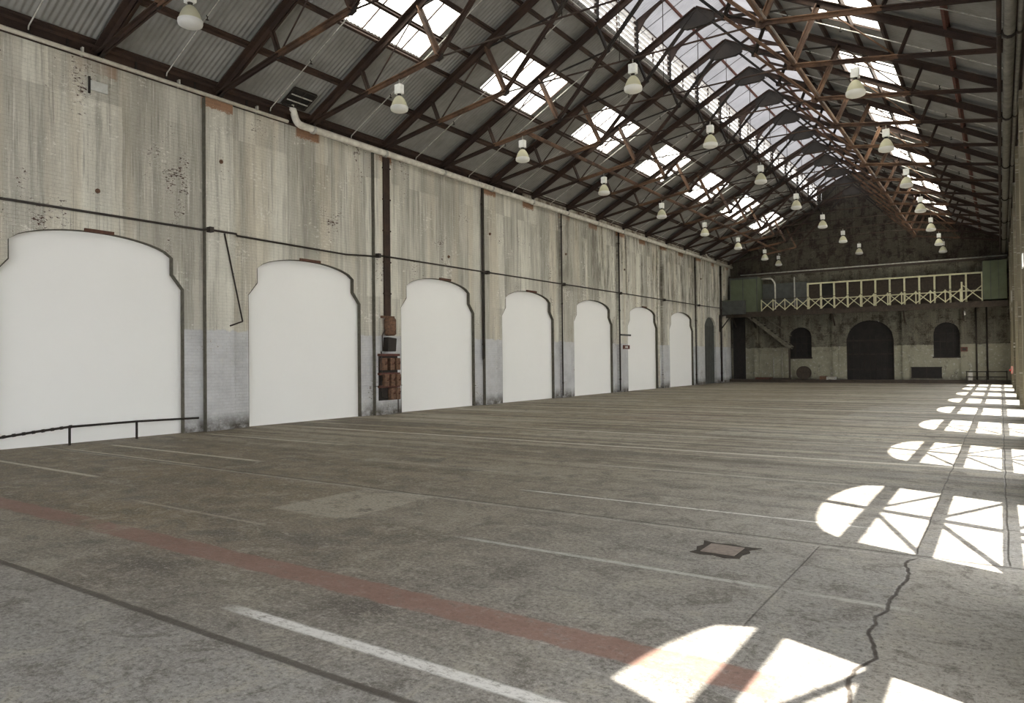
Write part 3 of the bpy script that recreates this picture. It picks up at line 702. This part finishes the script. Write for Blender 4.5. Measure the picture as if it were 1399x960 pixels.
# vertical pipes in the corners by the piers
for y, z0, z1, r, mat, lab in ((24.02, 1.9, 9.05, .035, 'conduit', 'dark vertical pipe down the pier between third and fourth arches'), (24.2, 5.6, 9.05, .03, 'pipe', 'pale vertical pipe above the conduit near the fourth arch'),
                               (30.42, .1, 9.05, .035, 'conduit', 'dark vertical pipe down the pier between fourth and fifth arches'), (36.82, .1, 9.05, .045, 'conduit', 'dark vertical pipe down the pier between fifth and sixth arches'),
                               (38.1, 5.6, 9.0, .05, 'pipe', 'pale vertical downpipe above the fifth pier'), (42.6, 0.1, 9.0, .06, 'pipe', 'pale vertical downpipe on the pier between sixth and seventh arches'), (49.3, .1, 9.0, .05, 'conduit', 'dark vertical pipe on the pier left of the grey door'), (54.9, .1, 9.0, .07, 'conduit', 'dark vertical pipe right of the grey door')):
    xx = XL + .07 if y in (24.2, 38.1) else XL + .18
    if y in (49.3, 54.9, 42.6, 24.02): xx = XL + .09
    b = MB().tube([(xx, y, z0), (xx, y, z1)], r, 8)
    for z in (z0 + .6, (z0 + z1) / 2, z1 - .7): b.tube([(xx, y, z), (xx, y, z + .08)], r * 1.35, 8)
    tag(b.build('downpipe', M[mat]), lab, 'pipe', 'pipes down the left wall piers')
# old bracket rod on the first pier
t = thing('wall_stay', 'thin rusty stay rod leaning from the conduit to a hook', 'rod', (0, 0, 0))
MB().tube([(XL + .16, 11.94, 5.44), (XL + .16, 12.5, 3.02)], .022, 6).build('rod', M['conduit'], t)
MB().tube([(XL + .16, 12.5, 3.02), (XL + .16, 12.1, 2.88)], .022, 6).build('hook', M['conduit'], t)
# plate sign and anchor plates
t = thing('wall_plate', 'small pale blank plate high on the first bay wall', 'sign', (XL + .03, 8.66, 8.52))
MB().box(-.02, .02, -.2, .2, -.12, .12).build('plate', M['sign'], t, bevel=.01)
MB().box(-.03, .015, -.24, -.2, -.2, .2).build('bracket', M['dark'], t)
anch = [(11.86, 7.42, 'on the first pier'), (8.63, 6.01, 'above the nearest arch'), (21.9, 5.95, 'above the third arch'), (24.5, 7.2, 'on the pier after the third arch'), (30.9, 7.1, 'on the pier after the fourth arch'), (37.6, 7.0, 'on the pier after the fifth arch'), (50.3, 7.6, 'on the pier by the grey door')]
for k, (y, z, ds) in enumerate(anch):
    pier = abs((y - 11.82 + 3.18) % BAY - 3.18) < .45
    o = XL + .13 if pier else XL
    b = MB().prism([(y + .055 * math.cos(i * math.pi / 4), z + .06 * math.sin(i * math.pi / 4)) for i in range(8)], 'x', o, o + .03)
    b.prism([(y + .028 * math.cos(i * math.pi / 3), z + .028 * math.sin(i * math.pi / 3)) for i in range(6)], 'x', o + .03, o + .07)
    tag(b.build('anchor_plate', M['iron']), 'rusty round tie rod anchor %s' % ds, 'anchor', 'tie rod anchors on the left wall')
# rusty electrical switchgear
t = thing('switchgear', 'rusty brown cast iron switchgear with stacked fuse boxes on pier', 'switchgear', (XL + .13, 18.30, 0))
MB().box(0, .03, -.42, .5, .5, 2.12).build('back_plate', M['dark'], t)
b = MB()
for dy in (-.10, .0, .10): b.box(0, .07, dy - .045, dy + .045, 3.45, 9.0)
for z in (4.2, 5.3, 6.4, 7.5, 8.6): b.box(0, .09, -.17, .17, z, z + .05)
b.build('cable_trunking', M['steel'], t)
b = MB(); b.tube([(.17, 0, 2.75), (.17, 0, 2.8), (.17, 0, 3.3), (.17, 0, 3.42)], [.14, .21, .21, .12], 14); b.box(0, .12, -.3, .28, 3.36, 3.44); b.build('cable_pot', M['iron'], t)
b = MB(); b.prism([(-.22, 2.2), (.2, 2.2), (.24, 2.66), (-.18, 2.7)], 'x', .02, .26); b.build('isolator', M['dark'], t, bevel=.02)
b = MB(); b.tube([(.1, -.3, 2.2), (.1, -.32, 2.75), (.12, -.2, 2.95), (.14, -.1, 3.0)], .02, 6); b.tube([(.1, -.36, 1.2), (.1, -.38, 2.2)], .025, 6); b.build('cable', M['conduit'], t)
for z in (2.08, 1.42, .98): MB().box(0, .12, -.46, .54, z - .04, z + .04).build('busbar_rail', M['oxide'], t)
for r_, (z, ys_) in enumerate(((1.76, (-.28, .08, .38)), (1.20, (-.18, .12, .40)), (.72, (.12, .38)))):
    for yy in ys_:
        f_ = MB(); f_.box(.0, .20, yy - .105, yy + .105, z - .21, z + .21); fb = f_.build('fuse_box', M['iron'], t, bevel=.025)
        MB().tube([(.20, yy, z), (.26, yy, z), (.27, yy, z + .09)], .018, 6).build('switch_handle', M['oxide'], fb)
b = MB(); b.tube([(.08, -.34, .6), (.08, -.34, 1.4)], .02, 6); b.tube([(.08, -.34, .62), (.08, .1, .56)], .02, 6); b.tube([(.05, .5, .05), (.05, .5, .6)], .02, 6); b.tube([(.05, -.7, 1.0), (.05, .7, 1.0)], .012, 6); b.build('conduit_leg', M['conduit'], t)
# rusty sign plate on the fifth pier
t = thing('wall_sign', 'dark red narrow plate on the pier between fifth and sixth arches', 'sign', (XL + .15, 37.7, 2.56))
MB().box(-.02, .03, -.42, .42, -.11, .11).build('plate', M['oxide'], t, bevel=.01); MB().box(.03, .035, -.2, .15, -.05, .05).build('faded_panel', M['sign'], t)
tag(MB().box(XL + .13, XL + .18, 37.0, 38.3, 3.2, 3.3).build('shelf_bracket', M['slate']), 'grey steel shelf rail above the dark red plate', 'bracket')
# low railing at the first opening
t = thing('low_railing', 'low black tubular railing in front of the nearest white arch', 'railing', (XL + .3, 0, 0))
rp = [(0, 3.5, .02), (0, 5.2, .20), (0, 6.48, .30), (0, 7.2, .37), (0, 7.86, .42), (0, 9.4, .43), (0, 11.05, .40)]
MB().tube(rp, .026, 8).build('handrail', M['dark'], t)
b = MB()
for i in range(16):
    y = 5.0 + i * .19; z = .20 + (y - 5.2) * .083; b.tube([(0, y, z), (0, y + .06, z + .006)], .036, 8)
b.build('grip_sleeve', M['dark'], t)
for y, z in ((7.86, .42), (9.4, .43)): 
    p = MB().box(-.02, .02, y - .02, y + .02, 0, z).build('post', M['dark'], t)

# ---------------------------------------------------------------- floor fittings
t = thing('floor_hatch', 'small square rusty hatch let into floor with black broken edge', 'hatch', (-2.2, 6.72, 0))
b = MB(); b.prism([(-.24, -.22), (-.12, -.25), (-.02, -.22), (.10, -.26), (.22, -.21), (.21, -.08), (.25, .03), (.21, .12), (.30, .24), (.12, .22), (.02, .25), (-.12, .22), (-.27, .26), (-.22, .10), (-.25, .0), (-.21, -.12)], 'z', .0, .004); b.build('surround', M['pit'], t)
MB().box(-.16, .16, -.16, .16, .004, .012).build('cover', M['hatch'], t, bevel=.003)

# ---------------------------------------------------------------- right wall: framed arched glazing, pipes
for k, c in enumerate(centres + [52.6]):
    t = thing('glazed_gate', 'tall arched gate of braced steel and clear ribbed sheet, right wall, %s from the camera' % ORD[k], 'gate', (XR + .22, c, 0), 'glazed gates along the right wall')
    ts_, zs_ = opening_profile('right')
    b = MB(); pts = [(0, -1.8, 0)] + [(0, tt * .973, zz - .05) for tt, zz in zip(ts_, zs_)] + [(0, 1.8, 0)]
    for p, q in zip(pts, pts[1:]): b.bar(p, q, .08, .10, (1, 0, 0))
    b.build('gate_frame', M['steel'], t)
    b = MB(); b.box(-.04, .04, -.08, .08, 0, 4.98); b.build('mullion', M['steel'], t)
    for z, hz in ((.14, .06), (1.30, .06), (2.52, .06), (3.75, .11)): MB().box(-.045, .045, -1.8, 1.8, z - hz, z + hz).build('transom', M['steel'], t)
    b = MB()
    for i, z in enumerate((.14, 1.35, 2.55)):
        for s_ in (-1, 1):
            y0, y1 = 1.75, .05
            b.bar((0, s_ * y0, z), (0, s_ * y1, z + 1.2), .045, .05, (1, 0, 0))
    b.build('brace', M['steel'], t)
    if k == 1: MB().prism([(-1.78, 3.85), (.3, 3.85), (.3, 4.95)] + [(tt, 4.0 + .98 * math.sqrt(max(0, 1 - (tt / 1.8) ** 2))) for tt in (0, -.5, -1., -1.4, -1.7)], 'x', .05, .08).build('sun_patch_board', M['steel'], t)  # unseen board added to cut the near sun patch to shape
    n = 60; b = MB(); i0 = 0
    for i in range(n):
        a_, c_ = -1.78 + 3.56 * i / n, -1.78 + 3.56 * (i + 1) / n
        za, zb = (4.0 + 1.0 * math.sqrt(max(0, 1 - (q / 1.82) ** 2)) for q in (a_, c_))
        da, db = .055 + .012 * (i % 2), .055 + .012 * ((i + 1) % 2)
        b.quad((da, a_, .02), (db, c_, .02), (db, c_, zb), (da, a_, za))
    b.build('pane', M['glass'], t, normals=False)
for i, (x, z, r, mat, lab) in enumerate(((.08, 8.62, .045, 'steel', 'thin dark pipe slung under the right eave, nearest the ridge'), (.26, 8.60, .11, 'greyp', 'thick grey pipe slung under the right eave'), (.44, 8.58, .05, 'greyp', 'thin grey pipe closest to the right wall'))):
    t = thing('overhead_pipe', lab, 'pipe', (x, 0, z), 'pipes slung along the right eave')
    MB().tube([(0, Y0 + 1, 0), (0, 56.8, 0)], r, 10).build('pipe_run', M[mat], t)
    b = MB(); y = 5.46
    while y < 56: b.tube([(0, y, 0), (0, y + .12, 0)], r * 1.25, 10); b.bar((0, y + .06, r), (0, y + .06, .55), .02, .02); y += 6.36
    b.build('pipe_hanger', M['dark'], t)
t = thing('wall_notice', 'small blank pale notice high on the right wall pier', 'sign', (XR - .05, 22.75, 4.25))
MB().box(-.015, .015, -.3, .3, -.17, .17).build('panel', M['sign'], t)
t = thing('fire_point', 'red reflector box on the far right wall pier', 'box', (XR - .06, 46.9, 1.05))
MB().box(-.06, .04, -.12, .12, -.2, .2).build('housing', M['oxide'], t, bevel=.01); MB().lathe([(0, .05), (.05, .045), (.05, -.045), (0, -.05)], (-.08, 0, 0), 10).build('reflector', M['red_l'], t)

# ---------------------------------------------------------------- gallery against the gable
GY = 56.0
t = thing('gallery', 'dark timber gallery with cream crossed balustrade across the far wall', 'gallery', (0, 0, -.1))
MB().box(XL + .05, XR - .1, GY, Y1 - .02, 5.42, 5.52).build('deck', M['timber'], t)
MB().box(XL + .05, XR - .1, GY - .06, GY, 5.12, 5.52).build('fascia_beam', M['timber'], t)
b = MB(); 
for i in range(24): x = XL + .5 + i * .76; b.box(x, x + .07, GY, Y1 - .02, 5.26, 5.42)
b.build('joist', M['timber'], t)
x0, x1, n = -15.05, -2.15, 15
zb, zt = 5.58, 6.36; stp = (x1 - x0) / n
for i in range(n + 1):
    x = x0 + i * stp
    MB().box(x - .03, x + .03, GY - .03, GY + .03, zb - .05, zt + .05).build('baluster_post', M['cream'], t)
for i in range(n):
    xa, xb = x0 + i * stp, x0 + (i + 1) * stp; b = MB()
    b.bar((xa, GY, zb), (xb, GY, zt), .05, .09, (0, 1, 0)); b.bar((xa, GY - .02, zt), (xb, GY - .02, zb), .05, .09, (0, 1, 0)); b.build('cross_brace', M['cream'], t)
MB().box(x0, x1, GY - .02, GY + .02, zt + .02, zt + .07).build('handrail', M['timber'], t)
b = MB(); b.box(-2.12, -2.02, GY - .05, GY + .05, 5.52, 6.85); b.build('end_post', M['cream'], t)
b = MB(); b.bar((-2.0, GY, 5.62), (-.95, GY, 6.55), .05, .08, (0, 1, 0)); b.bar((-2.0, GY - .02, 6.6), (-.95, GY - .02, 5.62), .05, .08, (0, 1, 0)); b.build('cross_brace', M['cream'], t)
for x in (XL + .5, -15.9, -10.15, -5.55, -2.05): MB().bar((x, Y1 - .05, 4.3), (x, GY + .1, 5.3), .10, .10, (1, 0, 0)).build('bracket', M['timber'], t)
# green booths at both ends
t = thing('green_booth', 'green boarded booth at the left end of the gallery', 'booth', (-16.35, 56.8, 5.42))
b = MB(); b.box(-1.1, 1.0, -.75, .75, 0, 2.65); b.build('booth_body', M['green'], t)
b = MB(); b.box(-1.12, 1.02, -.78, -.75, 2.55, 2.68); 
for x in (-1.1, -.1, .95): b.box(x - .03, x + .03, -.78, -.75, 0, 2.6)
b.build('booth_trim', M['slate'], t)
t = thing('green_booth', 'small dark grey box below the left green booth at gallery level', 'booth', (-17.2, 55.58, 5.15))
MB().box(-.65, 1.0, -.3, .3, .1, 1.15).build('box_body', M['slate'], t); MB().box(-.68, 1.03, -.33, .33, 1.15, 1.2).build('box_lid', M['green'], t)
t = thing('green_booth', 'green boarded booth at the right end of the gallery', 'booth', (-.2, 56.8, 5.42))
b = MB(); b.box(-.7, .6, -.75, .75, .1, 2.6); b.build('booth_body', M['green'], t)
b = MB()
for x in (-.7, -.27, .16): b.box(x - .015, x + .015, -.77, -.75, .1, 2.6)
b.build('booth_trim', M['slate'], t)
# glazed office front on the gallery
t = thing('gallery_office', 'cream framed row of office windows on the gallery', 'office front', (0, 0, 0))
MB().box(-15.3, -.95, 57.35, 57.5, 5.42, 7.45).build('back_wall', M['timber'], t)
b = MB(); b.box(-12.0, -.9, 57.2, 57.32, 7.36, 7.46); b.box(-12.0, -.9, 57.2, 57.32, 6.2, 6.27); b.build('head_rail', M['cream'], t)
nb = 13
for i in range(nb):
    x = -11.95 + i * (11.0 / (nb - 1)); MB().box(x - .055, x + .055, 57.18, 57.34, 5.42, 7.46).build('window_post', M['cream'], t)
MB().box(-10.95, -10.15, 57.28, 57.36, 5.42, 7.36).build('open_doorway', M['void'], t)
MB().box(-15.3, -12.0, 57.28, 57.36, 5.9, 7.6).build('wall_board', M['slate'], t)
t = thing('gallery_pipe', 'cream pipe bending down behind the left end of balustrade', 'pipe', (0, 0, 0))
MB().tube(elbow([(-15.32, 57.1, 8.0), (-14.55, 57.1, 8.0), (-14.3, 57.1, 7.6), (-14.3, 57.1, 5.6)], .15), .06, 8).build('pipe_run', M['pipe'], t)
tag(MB().tube([(-12.9, 57.2, 5.6), (-12.9, 57.2, 8.0)], .05, 8).build('gallery_pipe', M['grime']), 'grey upright pipe left of the office windows', 'pipe')
t = thing('gable_beam', 'dark crane beam across the gable above the gallery', 'beam', (0, 0, 0))
b = MB(); b.box(XL + .1, XR - .1, 56.95, 57.15, 8.22, 8.36); b.build('beam_web', M['timber'], t)
MB().tube([(XL + 1.0, 57.0, 8.41), (XR - .1, 57.0, 8.41)], .045, 8).build('top_pipe', M['grime'], t)
# stair below the gallery
t = thing('stair', 'timber stair under the gallery at the far left', 'stair', (0, 0, 0))
for yy in (56.5, 57.3): MB().bar((-16.3, yy, 5.25), (-13.1, yy, 2.6), .07, .26).build('stringer', M['stairw'], t)
for i in range(12): x = -16.1 + i * .26; MB().box(x, x + .26, 56.5, 57.3, 5.0 - i * .215, 5.04 - i * .215).build('tread', M['timber'], t)
MB().bar((-15.3, 56.46, 5.3), (-13.0, 56.46, 3.5), .05, .07).build('handrail', M['stairw'], t)
b = MB(); b.box(-13.25, -13.12, 56.5, 56.6, .2, 2.8); b.box(-13.9, -13.82, 56.5, 56.6, 3.0, 5.1); b.build('newel_post', M['timber'], t)
# left dark doorway below the gallery and clutter on the kerb
tag(MB().box(XL + .25, XL + 1.15, 57.3, 57.55, .2, 5.1).build('sliding_door', M['void']), 'tall dark sliding door in far left corner', 'door')
t = thing('gallery_bracket', 'black triangular steel bracket on left wall below gallery', 'bracket', (XL + .05, 54.6, 4.2))
b = MB(); b.box(0, .08, -.05, .05, -.3, 1.0); b.box(0, 1.0, -.05, .05, .92, 1.0); b.bar((.04, 0, -.2), (.9, 0, .92), .07, .07, (0, 1, 0)); b.build('bracket_arm', M['dark'], t)
t = thing('wall_vent', 'dark rectangular vent low on the gable wall right of the big door', 'vent', (-4.3, Y1 - .06, .72))
MB().box(-.92, .92, -.02, .03, -.36, .36).build('vent_back', M['void'], t)
b = MB(); b.box(-.95, .95, -.04, 0, .34, .40); b.box(-.95, .95, -.04, 0, -.40, -.34); b.box(-.02, .02, -.04, 0, -.36, .36); b.build('vent_frame', M['dark'], t)
t = thing('cable_reel', 'old cable reel standing on the kerb under left arched window', 'cable reel', (-12.3, 57.1, .22))
for y in (-.22, .18):
    MB().prism([(.5 * math.cos(2 * math.pi * i / 24), .5 + .5 * math.sin(2 * math.pi * i / 24)) for i in range(24)], 'y', y, y + .04).build('flange', M['timber'], t)
MB().tube([(0, -.2, .5), (0, .2, .5)], .26, 16).build('drum', M['void'], t)
for i, (x, w_, h_, mat, lab) in enumerate(((-15.2, .6, .14, 'oxide', 'low rusty pallet on the kerb below the stair'), (-14.0, .75, .10, 'timber', 'flat dark timber pallet left of the cable reel'), (-10.9, .22, .26, 'iron', 'small brown box on the kerb right of the cable reel'), (-10.35, .3, .2, 'grime', 'small pale block at the foot of the left gable pier'), (-1.7, .12, .5, 'grime', 'white short drum at the right end of kerb'))):
    t = thing('crate' if h_ > .15 else 'pallet', lab, 'crate' if h_ > .15 else 'pallet', (x, 57.0, .22))
    b = MB()
    for j in range(3): b.box(-w_, w_, -.3 + j * .22, -.14 + j * .22, h_ - .03, h_)
    b.build('top_board', M[mat], t)
    b = MB(); b.box(-w_, -w_ + .08, -.3, .3, 0, h_ - .03); b.box(w_ - .08, w_, -.3, .3, 0, h_ - .03); b.box(-w_ + .08, w_ - .08, -.28, .28, .01, h_ - .05); b.build('side_board', M[mat], t)
# pipes and barrier on the right part of the gable
for i, (x, z0, z1, r) in enumerate(((-1.35, .25, 5.1, .05), (-.75, .25, 5.1, .05), (-13.95, .25, 2.6, .03), (-14.6, .25, 1.9, .03))):
    tag(MB().tube([(x, 57.5, z0), (x, 57.5, z1)], r, 8).build('gable_pipe', M['conduit' if i < 2 else 'grime']), ('left dark upright pipe at the right end of gable wall', 'right dark upright pipe at the right end of gable wall', 'thin pale pipe below the stair foot', 'thin pale short pipe below the stair')[i], 'pipe')
t = thing('barrier_rail', 'low black pipe barrier in front of the right gable corner', 'railing', (0, 56.4, 0))
for z in (.45, .8): MB().tube([(-1.95, 0, z), (.35, 0, z)], .03, 8).build('rail', M['dark'], t)
for x in (-1.9, -.8, .3): MB().box(x - .03, x + .03, -.03, .03, 0, .85).build('post', M['dark'], t)
t = thing('control_box', 'red and black control box on the right gable pier', 'box', (-2.05, Y1 - .16, 2.3))
MB().box(-.2, .2, -.08, .02, -.15, .15).build('box_case', M['oxide'], t, bevel=.01); MB().box(-.12, .12, -.09, -.08, -.08, .08).build('box_face', M['dark'], t)
t = thing('bulkhead_lamp', 'small white bulkhead lamp under the gallery, right side', 'lamp', (-2.0, 57.3, 4.75))
MB().tube([(0, 0, -.15), (0, 0, -.1), (0, 0, .12), (0, 0, .16)], [.05, .08, .07, .03], 10).build('lamp_body', M['box'], t)
